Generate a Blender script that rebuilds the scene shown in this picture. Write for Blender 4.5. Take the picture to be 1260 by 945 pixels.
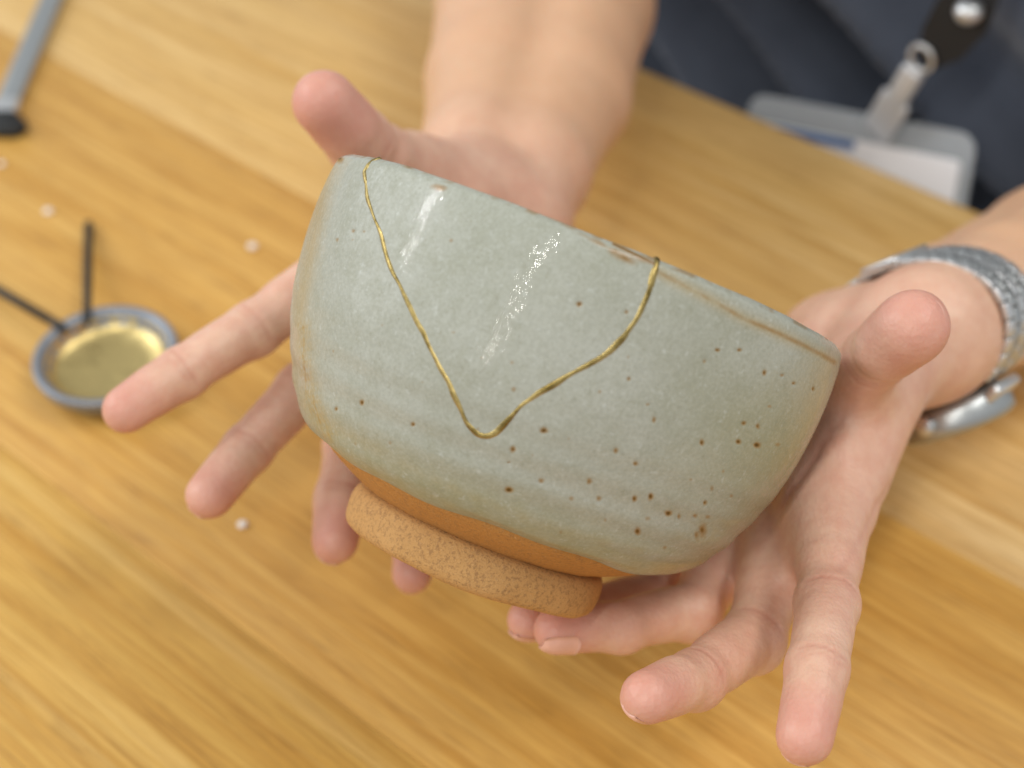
import bpy, bmesh, math, random
import numpy as np
from mathutils import Vector, Matrix, noise as mnoise

random.seed(7); rng = np.random.default_rng(7)
for o in list(bpy.data.objects): bpy.data.objects.remove(o, do_unlink=True)
scene = bpy.context.scene
COL = scene.collection

# ------------------------------------------------------------------ camera
CAM_H = 0.36; PITCH = math.radians(45); FPX = 1750.0
cd = bpy.data.cameras.new('camera'); cam = bpy.data.objects.new('camera', cd); COL.objects.link(cam)
cam.location = (0, 0, CAM_H); cam.rotation_euler = (math.pi/2 - PITCH, 0, 0)
cd.sensor_width = 36; cd.lens = FPX/1260*36; cd.clip_start = 0.01; cd.clip_end = 50
cd.dof.use_dof = True; cd.dof.focus_distance = 0.312; cd.dof.aperture_fstop = 8.0
scene.camera = cam
# ------------------------------------------------------------------ world and lamps
w = bpy.data.worlds.new('World'); scene.world = w; w.use_nodes = True
bg = w.node_tree.nodes['Background']
bg.inputs['Color'].default_value = (0.93, 0.96, 1.0, 1); bg.inputs['Strength'].default_value = 0.51
def area_lamp(name, loc, target, sx, sy, power, color, roll=0.0):
    l = bpy.data.lights.new(name, 'AREA'); l.shape = 'RECTANGLE'; l.size = sx; l.size_y = sy
    l.energy = power; l.color = color
    o = bpy.data.objects.new(name, l); COL.objects.link(o); o.location = loc
    d = Vector(target) - Vector(loc)
    o.rotation_euler = (d.to_track_quat('-Z', 'Y').to_matrix() @ Matrix.Rotation(roll, 3, 'Z')).to_euler()
    return o
def strip(name, a, b, width, power, color):                            # a row of ceiling tubes, or an added fill strip, from a to b
    a, b = Vector(a), Vector(b); c = (a+b)/2; y = (b-a).normalized(); z = Vector((0, 0, 1)); x = y.cross(z)
    l = bpy.data.lights.new(name, 'AREA'); l.shape = 'RECTANGLE'; l.size = width; l.size_y = (b-a).length
    l.energy = power; l.color = color
    o = bpy.data.objects.new(name, l); COL.objects.link(o)
    o.matrix_world = Matrix(((x.x, y.x, z.x, c.x), (x.y, y.y, z.y, c.y), (x.z, y.z, z.z, c.z), (0, 0, 0, 1)))
strip('ceiling_tubes_and_fill', (-0.22, -0.54, 2.0), (-2.5, -3.35, 2.0), 0.016, 38, (1.0, 0.97, 0.91))
strip('ceiling_tubes_and_fill', (-1.85, 0.85, 2.0), (-4.0, -0.16, 2.0), 0.016, 38, (0.97, 0.985, 1.0))
strip('ceiling_tubes_and_fill', (1.6, 1.2, 2.0), (0.6, -0.4, 2.0), 0.45, 24, (1.0, 0.97, 0.92))  # broad fill lamp added on the right, not an actual row of tubes
area_lamp('window_light', (-2.4, 0.9, 1.2), (0, 0.3, 0.05), 2.4, 1.8, 30, (0.93, 0.97, 1.0))
vs = scene.view_settings; vs.view_transform = 'Standard'; vs.look = 'None'; vs.exposure = 0.0; vs.gamma = 1.0
scene.render.engine = 'CYCLES'
scene.render.resolution_x = 1024; scene.render.resolution_y = 768

# ------------------------------------------------------------------ helpers
CP, SP = math.cos(PITCH), math.sin(PITCH)
RIGHT = np.array([1., 0, 0]); FWD = np.array([0, CP, -SP]); UPV = np.array([0, SP, CP]); CAMP = np.array([0, 0, CAM_H])
def ray(px, py): return FWD + RIGHT*((px-630)/FPX) - UPV*((py-472.5)/FPX)
def pix(px, py, z): return CAMP + ray(px, py)*z                      # depth z along the optical axis
def pixz(px, py, h=0.0):                                             # meets the height h
    r = ray(px, py); return CAMP + r*((h-CAM_H)/r[2])
def pixn(px, py, n):                                                 # meets the plane N.x = n
    r = ray(px, py); return CAMP + r*((n-CAMP@EN)/(r@EN))
def project(P):
    d = P - CAMP; z = d@FWD
    return 630+FPX*(d@RIGHT)/z, 472.5-FPX*(d@UPV)/z, z
def camdir(x, y, z): return RIGHT*x - UPV*y + FWD*z                   # camera frame: x right, y down, z away
def unit(v): v = np.asarray(v, float); return v/np.linalg.norm(v)
def sm(x, a, b): t = np.clip((x-a)/(b-a), 0, 1); return t*t*(3-2*t)

def mesh_obj(name, V, F, mat, parent=None, smooth=True, mw=None):
    me = bpy.data.meshes.new(name); me.from_pydata([tuple(v) for v in V] if not isinstance(V, np.ndarray) else V.tolist(), [], F if isinstance(F, list) else F.tolist())
    if smooth: me.polygons.foreach_set('use_smooth', [True]*len(me.polygons))
    if mat: me.materials.append(mat)
    me.update()
    o = bpy.data.objects.new(name, me); COL.objects.link(o)
    if parent: o.parent = parent
    if mw is not None: o.matrix_local = mw
    return o
def empty(name, mw=None):
    o = bpy.data.objects.new(name, None); COL.objects.link(o); o.empty_display_size = 0.02
    if mw is not None: o.matrix_world = mw
    return o
def tag(o, label=None, cat=None, group=None, kind=None):
    for k, v in (('label', label), ('category', cat), ('group', group), ('kind', kind)):
        if v: o[k] = v
    return o
def frame(origin, x, y, z):
    return Matrix(((x[0], y[0], z[0], origin[0]), (x[1], y[1], z[1], origin[1]), (x[2], y[2], z[2], origin[2]), (0, 0, 0, 1)))
def lathe(prof, n=64):
    V, F = [], []
    for i in range(n):
        a = 2*math.pi*i/n
        for r, z in prof: V.append((r*math.cos(a), r*math.sin(a), z))
    m = len(prof)
    for i in range(n):
        for j in range(m-1):
            a, b = i*m+j, ((i+1) % n)*m+j
            F.append((a, b, b+1, a+1))
    return V, F
def bevel_box(sx, sy, sz, bev, seg=2):
    bm = bmesh.new(); bmesh.ops.create_cube(bm, size=1.0)
    bmesh.ops.scale(bm, vec=(sx, sy, sz), verts=bm.verts)
    if bev: bmesh.ops.bevel(bm, geom=list(bm.edges), offset=bev, segments=seg, affect='EDGES', profile=0.5)
    me = bpy.data.meshes.new('box'); bm.to_mesh(me); bm.free()
    return me
def link_mesh(name, me, mat, parent=None, mw=None, smooth=True):
    if mat and not me.materials: me.materials.append(mat)
    if smooth: me.polygons.foreach_set('use_smooth', [True]*len(me.polygons))
    o = bpy.data.objects.new(name, me); COL.objects.link(o)
    if parent: o.parent = parent
    if mw is not None: o.matrix_local = mw
    return o
def tube(path, radii, n=12, flat=None):
    path = [np.asarray(p, float) for p in path]; V, F = [], []
    ref = np.array([0.31, 0.17, 0.93])
    for i, p in enumerate(path):
        t = unit(path[min(i+1, len(path)-1)] - path[max(i-1, 0)])
        u = unit(np.cross(t, ref)); v = np.cross(t, u)
        for k in range(n):
            a = 2*math.pi*k/n
            V.append(p + radii[i]*(math.cos(a)*u + math.sin(a)*v))
    for i in range(len(path)-1):
        for k in range(n):
            F.append((i*n+k, i*n+(k+1) % n, (i+1)*n+(k+1) % n, (i+1)*n+k))
    F.append(tuple(range(n-1, -1, -1))); F.append(tuple(range((len(path)-1)*n, len(path)*n)))
    return V, F

# ------------------------------------------------------------------ materials
class NT:
    def __init__(s, name):
        s.m = bpy.data.materials.new(name); s.m.use_nodes = True; s.t = s.m.node_tree
        s.b = s.t.nodes['Principled BSDF']; s._o = None
    def n(s, typ, **kw):
        nd = s.t.nodes.new(typ)
        for k, v in kw.items():
            if k in nd.inputs.keys() if isinstance(k, str) else False: pass
            setattr(nd, k, v)
        return nd
    def l(s, a, b): s.t.links.new(a, b)
    def coord(s):
        if s._o is None: s._o = s.n('ShaderNodeTexCoord').outputs['Object']
        return s._o
    def mapping(s, scale=(1, 1, 1), loc=(0, 0, 0), src=None):
        m = s.n('ShaderNodeMapping'); m.inputs['Scale'].default_value = scale; m.inputs['Location'].default_value = loc
        s.l(src or s.coord(), m.inputs['Vector']); return m.outputs['Vector']
    def noise(s, scale, detail=4, rough=0.55, vec=None, dist=0.0):
        n = s.n('ShaderNodeTexNoise'); n.inputs['Scale'].default_value = scale; n.inputs['Detail'].default_value = detail
        n.inputs['Roughness'].default_value = rough; n.inputs['Distortion'].default_value = dist
        s.l(vec or s.coord(), n.inputs['Vector']); return n.outputs['Fac']
    def ramp(s, fac, stops):
        r = s.n('ShaderNodeValToRGB'); e = r.color_ramp.elements
        while len(e) < len(stops): e.new(0.5)
        for el, (p, c) in zip(e, stops):
            el.position = p; el.color = (c, c, c, 1) if np.isscalar(c) else (*c, 1)
        s.l(fac, r.inputs['Fac']); return r.outputs['Color']
    def mix(s, fac, a, b, mode='MIX'):
        m = s.n('ShaderNodeMix'); m.data_type = 'RGBA'; m.blend_type = mode
        for sock, v in ((m.inputs[0], fac), (m.inputs[6], a), (m.inputs[7], b)):
            if isinstance(v, bpy.types.NodeSocket): s.l(v, sock)
            elif np.isscalar(v): sock.default_value = v
            else: sock.default_value = (*v, 1)
        return m.outputs[2]
    def math(s, op, a, b=None, c=None):
        m = s.n('ShaderNodeMath'); m.operation = op
        for sock, v in zip(m.inputs, (a, b, c)):
            if v is None: continue
            if isinstance(v, bpy.types.NodeSocket): s.l(v, sock)
            else: sock.default_value = v
        return m.outputs[0]
    def attr(s, name, out='Fac'):
        a = s.n('ShaderNodeAttribute'); a.attribute_name = name; return a.outputs[out]
    def bump(s, h, strength, dist, normal=None):
        b = s.n('ShaderNodeBump'); b.inputs['Strength'].default_value = strength; b.inputs['Distance'].default_value = dist
        s.l(h, b.inputs['Height'])
        if normal: s.l(normal, b.inputs['Normal'])
        return b.outputs['Normal']
    def set(s, **kw):
        for k, v in kw.items():
            sock = s.b.inputs[k.replace('_', ' ')]
            if isinstance(v, bpy.types.NodeSocket): s.l(v, sock)
            elif np.isscalar(v): sock.default_value = v
            else: sock.default_value = (*v, 1) if len(sock.default_value) == 4 else v
        return s
def S(r, g, b):                                                       # sRGB 0-255 to linear
    f = lambda c: c/12.92 if c <= 0.04045 else ((c+0.055)/1.055)**2.4
    return tuple(f(c/255) for c in (r, g, b))

def mat_wood(name, seed, tone):
    t = NT(name)
    off = (seed*3.17, seed*1.91, seed*0.7)
    slow = t.noise(1.0, 3, 0.5, t.mapping((2.2, 16, 16), off))
    warp = t.noise(1.0, 2, 0.5, t.mapping((3.0, 9, 9), off))
    # growth-ring bands running with the plank, bent by a slow warp (cathedral figure)
    sep = t.n('ShaderNodeSeparateXYZ'); t.l(t.mapping((1, 1, 1), off), sep.inputs[0])
    ph = t.math('ADD', t.math('MULTIPLY', sep.outputs['Y'], 330.0), t.math('MULTIPLY', warp, 34.0))
    ring = t.math('MULTIPLY_ADD', t.math('SINE', ph), 0.5, 0.5)
    streak = t.noise(1.0, 5, 0.65, t.mapping((5, 300, 300), off))
    wide = t.noise(1.0, 3, 0.6, t.mapping((3, 120, 120), off))
    fine = t.noise(1.0, 4, 0.7, t.mapping((26, 1100, 1100), off))
    pore = t.ramp(t.noise(1.0, 2, 0.6, t.mapping((55, 2100, 2100), off)), [(0.34, 1.0), (0.46, 0.0)])
    base = t.ramp(slow, [(0.25, S(*tone[0])), (0.5, S(*tone[1])), (0.78, S(*tone[2]))])
    c = t.mix(t.math('MULTIPLY', t.ramp(ring, [(0.45, 0.0), (1.0, 1.0)]), 0.36), base, S(*tone[3]))
    c = t.mix(t.math('MULTIPLY', t.ramp(streak, [(0.42, 0.0), (0.60, 1.0)]), 0.58), c, S(*tone[3]))
    c = t.mix(t.math('MULTIPLY', t.ramp(wide, [(0.50, 0.0), (0.64, 1.0)]), 0.4), c, S(*tone[2]))
    c = t.mix(t.math('MULTIPLY', t.ramp(fine, [(0.42, 0.0), (0.66, 1.0)]), 0.55), c, S(*tone[4]))
    c = t.mix(t.math('MULTIPLY', pore, t.math('MULTIPLY_ADD', ring, 0.35, 0.1)), c, S(118, 78, 30))
    h = t.math('SUBTRACT', fine, t.math('MULTIPLY', pore, 0.8))
    t.set(Base_Color=c, Roughness=t.math('MULTIPLY_ADD', fine, 0.15, 0.36), Normal=t.bump(h, 0.25, 0.0002))
    t.b.inputs['Specular IOR Level'].default_value = 0.4
    return t.m
TONES = [((210, 172, 102), (221, 185, 119), (231, 200, 142), (196, 150, 76), (174, 128, 62)),
         ((208, 160, 76), (216, 169, 87), (223, 181, 104), (189, 136, 54), (165, 115, 45)),
         ((216, 172, 87), (226, 184, 102), (235, 199, 124), (194, 142, 59), (168, 119, 48))]

def mat_glaze():
    t = NT('celadon_glaze')
    rgb = t.n('ShaderNodeSeparateColor'); t.l(t.attr('marks', 'Color'), rgb.inputs[0])
    rust, ochre, green = rgb.outputs[0], rgb.outputs[1], rgb.outputs[2]
    cloud = t.noise(28, 4, 0.6); mott = t.noise(210, 5, 0.7); fine = t.noise(900, 3, 0.7)
    c = t.mix(t.ramp(cloud, [(0.35, 0.0), (0.7, 1.0)]), S(162, 164, 150), S(174, 176, 165))
    c = t.mix(t.math('MULTIPLY', t.ramp(mott, [(0.45, 0.0), (0.8, 1.0)]), 0.5), c, S(146, 147, 126))
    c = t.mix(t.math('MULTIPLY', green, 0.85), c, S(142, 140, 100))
    c = t.mix(t.math('MULTIPLY', ochre, t.math('MULTIPLY_ADD', cloud, 0.8, 0.35)), c, S(172, 142, 76))
    sp = t.ramp(t.noise(760, 3, 0.6), [(0.60, 0.0), (0.70, 1.0)])
    c = t.mix(t.math('MULTIPLY', sp, 0.28), c, S(132, 130, 108))
    gr = t.noise(1250, 3, 0.75)
    c = t.mix(t.math('MULTIPLY', t.ramp(gr, [(0.40, 1.0), (0.52, 0.0)]), 0.16), c, S(120, 122, 108))
    c = t.mix(t.math('MULTIPLY', t.ramp(gr, [(0.52, 0.0), (0.66, 1.0)]), 0.13), c, S(202, 206, 200))
    wh = t.ramp(t.noise(640, 3, 0.6, t.mapping((1, 1, 1), (3, 5, 9))), [(0.6, 0.0), (0.75, 1.0)])
    c = t.mix(t.math('MULTIPLY', wh, 0.35), c, S(205, 210, 206))
    c = t.mix(t.ramp(rust, [(0.15, 0.0), (0.75, 1.0)]), c, t.mix(t.ramp(rust, [(0.6, 0.0), (1.0, 1.0)]), S(142, 106, 48), S(60, 43, 22)))
    h = t.math('ADD', t.math('MULTIPLY', mott, 0.8), t.math('MULTIPLY', fine, 0.35))
    nb2 = t.bump(t.noise(680, 2.0, 0.5), 0.26, 0.00027)
    nb = t.bump(h, 0.5, 0.00022, t.bump(t.noise(75, 2, 0.5), 0.25, 0.0008))
    t.set(Base_Color=c, Roughness=t.math('MULTIPLY_ADD', mott, 0.22, 0.36), Normal=nb, Coat_Weight=t.ramp(t.math('ADD', t.math('MULTIPLY', t.noise(520, 4, 0.7, None, 1.2), 0.75), t.math('MULTIPLY', t.noise(130, 2), 0.25)), [(0.45, 0.02), (0.53, 0.42)]), Coat_Roughness=0.03, Coat_Normal=nb2)
    t.b.inputs['Specular IOR Level'].default_value = 0.22
    return t.m
def mat_clay(name, a, b, dark):
    t = NT(name)
    n1 = t.noise(60, 4, 0.6); n2 = t.noise(1000, 5, 0.8); n3 = t.noise(1900, 3, 0.7)
    c = t.mix(n1, S(*a), S(*b))
    c = t.mix(t.math('MULTIPLY', t.ramp(n2, [(0.5, 0.0), (0.6, 1.0)]), dark), c, S(142, 104, 68))
    c = t.mix(t.math('MULTIPLY', t.ramp(n3, [(0.56, 0.0), (0.7, 1.0)]), 0.4), c, S(222, 180, 128))
    t.set(Base_Color=c, Roughness=0.72, Normal=t.bump(t.math('ADD', n2, n3), 0.8, 0.0004))
    t.b.inputs['Specular IOR Level'].default_value = 0.3
    return t.m
def mat_gold():
    t = NT('gold_lacquer')
    n = t.noise(170, 4, 0.7); n2 = t.noise(1500, 3, 0.6)
    c = t.mix(t.ramp(n, [(0.35, 0.0), (0.65, 1.0)]), S(124, 106, 56), S(196, 174, 112))
    t.set(Base_Color=c, Metallic=0.85, Roughness=t.math('MULTIPLY_ADD', n, 0.3, 0.2), Normal=t.bump(n2, 0.35, 0.0002))
    return t.m
def mat_skin():
    t = NT('skin')
    blush, crease = t.attr('blush'), t.attr('crease')
    n1 = t.noise(38, 4, 0.6); n2 = t.noise(200, 5, 0.7)
    c = t.mix(t.ramp(n1, [(0.35, 0.0), (0.68, 1.0)]), S(226, 188, 163), S(216, 171, 146))
    c = t.mix(t.math('MULTIPLY', t.ramp(n2, [(0.42, 0.0), (0.62, 1.0)]), 0.40), c, S(206, 150, 128))
    c = t.mix(t.math('MULTIPLY', t.attr('forearm'), 0.75), c, t.mix(n1, S(220, 178, 140), S(210, 164, 124)))
    c = t.mix(t.math('MULTIPLY', blush, t.math('MULTIPLY_ADD', n1, 0.7, 0.25)), c, S(209, 140, 126))
    c = t.mix(t.math('MULTIPLY', crease, 0.42), c, S(184, 112, 94))
    vor = t.n('ShaderNodeTexVoronoi'); vor.inputs['Scale'].default_value = 900; t.l(t.coord(), vor.inputs['Vector'])
    h = t.math('ADD', t.math('MULTIPLY', vor.outputs['Distance'], 0.5), t.math('MULTIPLY', t.noise(420, 4, 0.7), 0.8))
    wr = t.noise(1.0, 3, 0.6, t.mapping((900, 260, 500)), 0.8)
    h = t.math('ADD', h, t.math('MULTIPLY', wr, 0.7))
    t.set(Base_Color=c, Roughness=t.math('MULTIPLY_ADD', n2, 0.2, 0.32), Normal=t.bump(h, 0.42, 0.0004))
    t.b.subsurface_method = 'RANDOM_WALK'
    t.set(Subsurface_Weight=0.22, Subsurface_Scale=0.003)
    t.b.inputs['Subsurface Radius'].default_value = (1.0, 0.36, 0.2)
    t.b.inputs['Specular IOR Level'].default_value = 0.4
    return t.m
def simple(name, col, rough=0.5, metal=0.0, nscale=200, namp=0.12, bump=0.15, **kw):
    t = NT(name); n = t.noise(nscale, 4, 0.6)
    c = t.mix(n, tuple(x*(1-namp) for x in col), tuple(min(1, x*(1+namp)) for x in col))
    t.set(Base_Color=c, Roughness=t.math('MULTIPLY_ADD', n, 0.15, max(0.02, rough-0.07)), Metallic=metal, Normal=t.bump(n, bump, 0.0002), **kw)
    return t.m
M = {}
M['glaze'] = mat_glaze(); M['gold'] = mat_gold(); M['skin'] = mat_skin()
M['clay'] = mat_clay('bare_clay', (184, 128, 64), (198, 142, 76), 0.5)
M['foot'] = mat_clay('fired_foot_clay', (196, 148, 88), (210, 164, 106), 0.6)
M['steel'] = simple('brushed_steel', S(214, 216, 216), 0.34, 0.8, 900)
M['steel_dark'] = simple('dark_steel', S(176, 180, 180), 0.36, 0.8, 900)
M['pewter'] = simple('grey_pewter', S(140, 144, 150), 0.42, 0.5, 500)
M['brass'] = simple('gold_powder', S(212, 190, 128), 0.36, 0.9, 700, 0.2, 0.5)
M['black'] = simple('black_lacquer', S(26, 26, 22), 0.55)
M['rubber'] = simple('black_rubber', S(34, 36, 36), 0.6)
M['white'] = simple('white_chip', S(238, 232, 224), 0.6)
M['nail'] = simple('nail', S(226, 176, 158), 0.3)
M['paper'] = simple('white_card', S(246, 247, 250), 0.6, namp=0.03)
M['blue'] = simple('blue_print', S(62, 104, 160), 0.6)
M['clip'] = simple('pale_clip_metal', S(206, 210, 214), 0.35, 0.35, 300)
M['strap'] = simple('lanyard_strap', S(28, 29, 30), 0.7)
def mat_shirt():
    t = NT('navy_jersey')
    n = t.noise(22, 3, 0.6); wv = t.noise(1400, 2, 0.5)
    c = t.mix(n, S(66, 72, 84), S(80, 87, 100))
    t.set(Base_Color=c, Roughness=0.85, Normal=t.bump(wv, 0.4, 0.0004), Sheen_Weight=0.25)
    t.b.inputs['Specular IOR Level'].default_value = 0.2
    return t.m
M['shirt'] = mat_shirt()
def mat_plastic():
    t = NT('clear_vinyl')
    t.set(Base_Color=(0.82, 0.88, 0.92), Roughness=t.math('MULTIPLY_ADD', t.noise(60, 2), 0.12, 0.08), IOR=1.3)
    t.b.inputs['Transmission Weight'].default_value = 0.62
    return t.m
M['vinyl'] = mat_plastic()

# ------------------------------------------------------------------ the table: planks parallel to the sitter's edge
EA, EB = pixz(800, 90), pixz(1210, 265)
ET = unit((EB-EA)*[1, 1, 0]); EN = np.array([-ET[1], ET[0], 0.0])      # along the edge; out over the edge, to the sitter
EDGE = EA@EN
table = empty('wooden_table', frame(EN*(EDGE-0.4)+ET*(-0.15), ET, EN, np.array([0, 0, 1.])))
tag(table, 'honey coloured oak table of wide planks under the bowl', 'table')
PW = 0.165; TH = 0.032; LEN = 1.5
wood_mats = [mat_wood('oak_%d' % i, i*2.3+1, TONES[i % 3]) for i in range(4)]
order = [0, 1, 2, 1, 3, 2]
me_plank = bevel_box(LEN, PW-0.0001, TH, 0.00025, 2)
for i in range(6):
    me = me_plank.copy()
    link_mesh('plank', me, wood_mats[order[i] % 4], table, Matrix.Translation((0, 0.4-PW*(i+0.5), -TH/2)))
for sx in (-0.68, 0.68):
    for sy in (0.34, -0.52):
        link_mesh('leg', bevel_box(0.06, 0.06, 0.68, 0.003), wood_mats[2], table, Matrix.Translation((sx, sy, -TH-0.34+0.001)))
link_mesh('apron', bevel_box(1.3, 0.022, 0.06, 0.002), wood_mats[1], table, Matrix.Translation((0, 0.34, -TH-0.029)))

# ------------------------------------------------------------------ the mended bowl
BZ = 0.345; SC = BZ/FPX
B0 = pix(650, 505, BZ)
BA = unit(camdir(0.366, -0.930, -0.040))                                # bowl axis, towards the rim
BX = unit(np.cross(BA, -FWD)); BY = np.cross(BA, BX)
if BX@RIGHT < 0: BX, BY = -BX, -BY
BM = np.stack([BX, BY, BA])                                            # rows: bowl axes
def to_bowl(P): return (P-B0)@BM.T
def from_bowl(Q): return Q@BM + B0
KR = 0.982*SC
def hermite(pts, n):
    P = np.array(pts, float); d = np.r_[0, np.cumsum(np.linalg.norm(np.diff(P, axis=0), axis=1))]
    T = np.gradient(P, d, axis=0); s = np.linspace(0, d[-1], n); out = np.zeros((n, 2))
    i = np.clip(np.searchsorted(d, s, side='right')-1, 0, len(d)-2); h = d[i+1]-d[i]; t = (s-d[i])/h
    for c in range(2):
        out[:, c] = (2*t**3-3*t**2+1)*P[i, c]+(t**3-2*t**2+t)*h*T[i, c]+(-2*t**3+3*t**2)*P[i+1, c]+(t**3-t**2)*h*T[i+1, c]
    return out
OUT = [(216, -120), (224, -123.5), (232, -121.5), (253, -108), (270, -90), (286, -65), (303, -30), (315, 0), (326, 40), (332, 80), (335, 120), (335, 160), (332, 190), (329.5, 200), (322, 206)]
INN = [(322, 206), (313, 203), (309, 190), (310, 120), (301, 40), (279, -30), (250, -80), (200, -115), (120, -131), (0, -134)]
po = hermite(OUT, 250)*[KR, SC]; pi_ = hermite(INN, 70)*[KR, SC]
prof = np.vstack([po, pi_[1:]])
OUT_ALL = np.array([(0, -207), (150, -207), (160, -202), (168, -190), (168, -175), (162, -163), (152, -156), (162, -151.5), (184, -142.5), (205, -132)] + OUT[1:][:-1], float)*[KR, SC]
def bowl_R(v):
    return np.interp(v, OUT_ALL[1:, 1], OUT_ALL[1:, 0])
def bowl_sdf(P):
    q = to_bowl(P); r = np.hypot(q[:, 0], q[:, 1])
    return np.maximum(np.maximum((r-bowl_R(q[:, 2]))*0.93, -207*SC-q[:, 2]), q[:, 2]-206*SC)
def hit_bowl(px, py, off=0.0):
    o, d = to_bowl(CAMP), unit(ray(px, py))@BM.T
    ts = np.linspace(0.18, 0.42, 6000); q = o+ts[:, None]*d
    f = np.hypot(q[:, 0], q[:, 1])-bowl_R(q[:, 2])-off
    ok = np.where((f < 0) & (q[:, 2] < 203*SC) & (q[:, 2] > -206*SC))[0]
    if len(ok): return q[ok[0]]
    return q[np.argmin(np.abs(f)+(np.abs(q[:, 2]) > 206*SC))]
bowl = empty('tea_bowl', frame(from_bowl(np.array([0, 0, -207*SC])), BX, BY, BA))
tag(bowl, 'grey-green glazed pottery bowl mended with gold seams, held tilted in two hands', 'bowl')
LIFT = np.array([0, 0, 207*SC])                                        # bowl empty sits at the foot's underside

def spun(name, pf, angs, mat, wob=None):
    nA, nP = len(angs), len(pf)
    A, Rr = np.meshgrid(angs, pf[:, 0], indexing='ij'); Z = np.broadcast_to(pf[:, 1], A.shape).copy(); Rr = Rr.copy()
    if wob: Rr, Z = wob(A, Rr, Z)
    V = np.stack([Rr*np.cos(A), Rr*np.sin(A), Z], -1).reshape(-1, 3)
    i = np.arange(nA)[:, None]; j = np.arange(nP-1)[None]
    a = i*nP+j; b = ((i+1) % nA)*nP+j
    F = np.stack([a, b, b+1, a+1], -1).reshape(-1, 4)
    return V, F
front = math.atan2(to_bowl(CAMP)[1], to_bowl(CAMP)[0])                 # azimuth that faces the photographer
half = math.radians(103)
ang = np.concatenate([np.linspace(front-half, front+half, 660, endpoint=False), np.linspace(front+half, front+2*math.pi-half, 90, endpoint=False)])
def lownoise(A, k, ph): return np.sin(k*A+ph)
def wob(A, R, Z):
    s = sm(Z, -128*SC, -60*SC)
    wl = (np.sin(2*A+1.0)*0.00025+np.sin(3*A+2.2)*0.0002+np.sin(7*A)*0.0001)
    R = R+wl*s+0.00016*np.sin(Z*900+1.3*np.sin(A*2))*sm(Z, -130*SC, -100*SC)*sm(-Z, -60*SC, 60*SC)
    lipmask = sm(Z, 150*SC, 206*SC)
    Z = Z+lipmask*(np.sin(5*A+0.4)*0.00016+np.sin(13*A+1)*0.00006+np.sin(29*A)*0.00003)
    low = sm(-Z, 108*SC, 122*SC)
    Z = Z+low*(0.0007+np.sin(4*A+0.5)*0.0005+np.sin(11*A)*0.00025)
    return R, Z
V, F = spun('glazed_wall', prof, ang, None, wob)
W = from_bowl(V); PX, PY, PZ = project(W)
nrmR = V.copy(); nrmR[:, 2] = 0; nrmR /= np.maximum(np.linalg.norm(nrmR, axis=1), 1e-9)[:, None]
outer = np.tile(np.arange(len(prof)) < 250, len(ang))
rw = nrmR@BM
facing = outer & (np.einsum('ij,ij->i', rw, CAMP-W) > -0.02)
def n3(P, f, seed=0):                                                   # cheap smooth noise from sines
    o = np.zeros(len(P))
    r = np.random.default_rng(seed)
    for k in range(7):
        d = r.normal(size=3); d /= np.linalg.norm(d)
        o += np.sin(P@d*f*(0.6+0.25*k)+r.uniform(0, 6.3))
    return o/7
rust = np.zeros(len(V)); ochre = np.zeros(len(V)); green = np.zeros(len(V)); dent = np.zeros(len(V))
def seg_d(path):
    best = np.full(len(V), 1e9)
    for (x0, y0), (x1, y1) in zip(path[:-1], path[1:]):
        dx, dy = x1-x0, y1-y0
        t = np.clip(((PX-x0)*dx+(PY-y0)*dy)/(dx*dx+dy*dy), 0, 1)
        best = np.minimum(best, np.hypot(PX-x0-t*dx, PY-y0-t*dy))
    return best
jit = 0.5+0.5*n3(V, 2600, 3); jit2 = 0.5+0.5*n3(V, 900, 4)
def blob(cx, cy, a, b, ang_, s, arr):
    c, sn = math.cos(ang_), math.sin(ang_)
    u = (PX-cx)*c+(PY-cy)*sn; v = -(PX-cx)*sn+(PY-cy)*c
    m = np.exp(-((u/a)**2+(v/b)**2)*1.2)*s*(0.55+0.9*jit)*facing
    np.maximum(arr, m, out=arr)
blob(540, 231, 11, 5, 0.15, 0.75, rust); blob(769, 316, 22, 9, 0.35, 0.62, rust); blob(757, 310, 12, 6, 0.4, 0.6, rust)
d = seg_d([(690, 275), (725, 293), (760, 308)]); np.maximum(rust, 0.5*np.exp(-(d/4)**2)*facing*jit, out=rust)
d = seg_d([(812, 336), (850, 356), (880, 372), (915, 392), (955, 409), (985, 423), (1012, 437), (1027, 446)])
np.maximum(rust, np.exp(-((d+2*jit)/4.6)**2)*facing*np.clip(0.1+1.1*jit2*jit+0.3*sm(PX, 870, 1000), 0, 0.62), out=rust); np.maximum(ochre, 0.6*np.exp(-(d/8)**2)*facing, out=ochre)
d = seg_d([(560, 222), (600, 237), (650, 255), (700, 278)]); np.maximum(rust, 0.75*np.exp(-(d/2.5)**2)*facing*jit2, out=rust)
d = seg_d([(755, 300), (808, 326)]); np.maximum(rust, 0.8*np.exp(-(d/2.5)**2)*facing, out=rust)
blob(418, 196, 6, 6, 0, 0.8, rust); blob(790, 318, 18, 6, 0.42, 0.55, rust); blob(735, 298, 16, 4, 0.42, 0.6, rust); blob(502, 205, 12, 3, 0.3, 0.6, rust)
lipz = sm(V[:, 2]/SC, 199, 204)*outer; np.maximum(rust, lipz*np.clip(1.5*jit2-0.55, 0, 0.5), out=rust)
d = seg_d([(372, 400), (374, 450), (383, 490), (392, 515), (402, 535)]); np.maximum(ochre, 1.2*np.exp(-(d/11)**2)*facing*jit, out=ochre)
np.maximum(rust, 0.45*np.exp(-(d/4)**2)*facing*jit*jit2*1.6, out=rust)
d = seg_d([(402, 210), (384, 300), (366, 400), (363, 470)]); np.maximum(ochre, 0.5*np.exp(-(d/9)**2)*facing, out=ochre)
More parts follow.
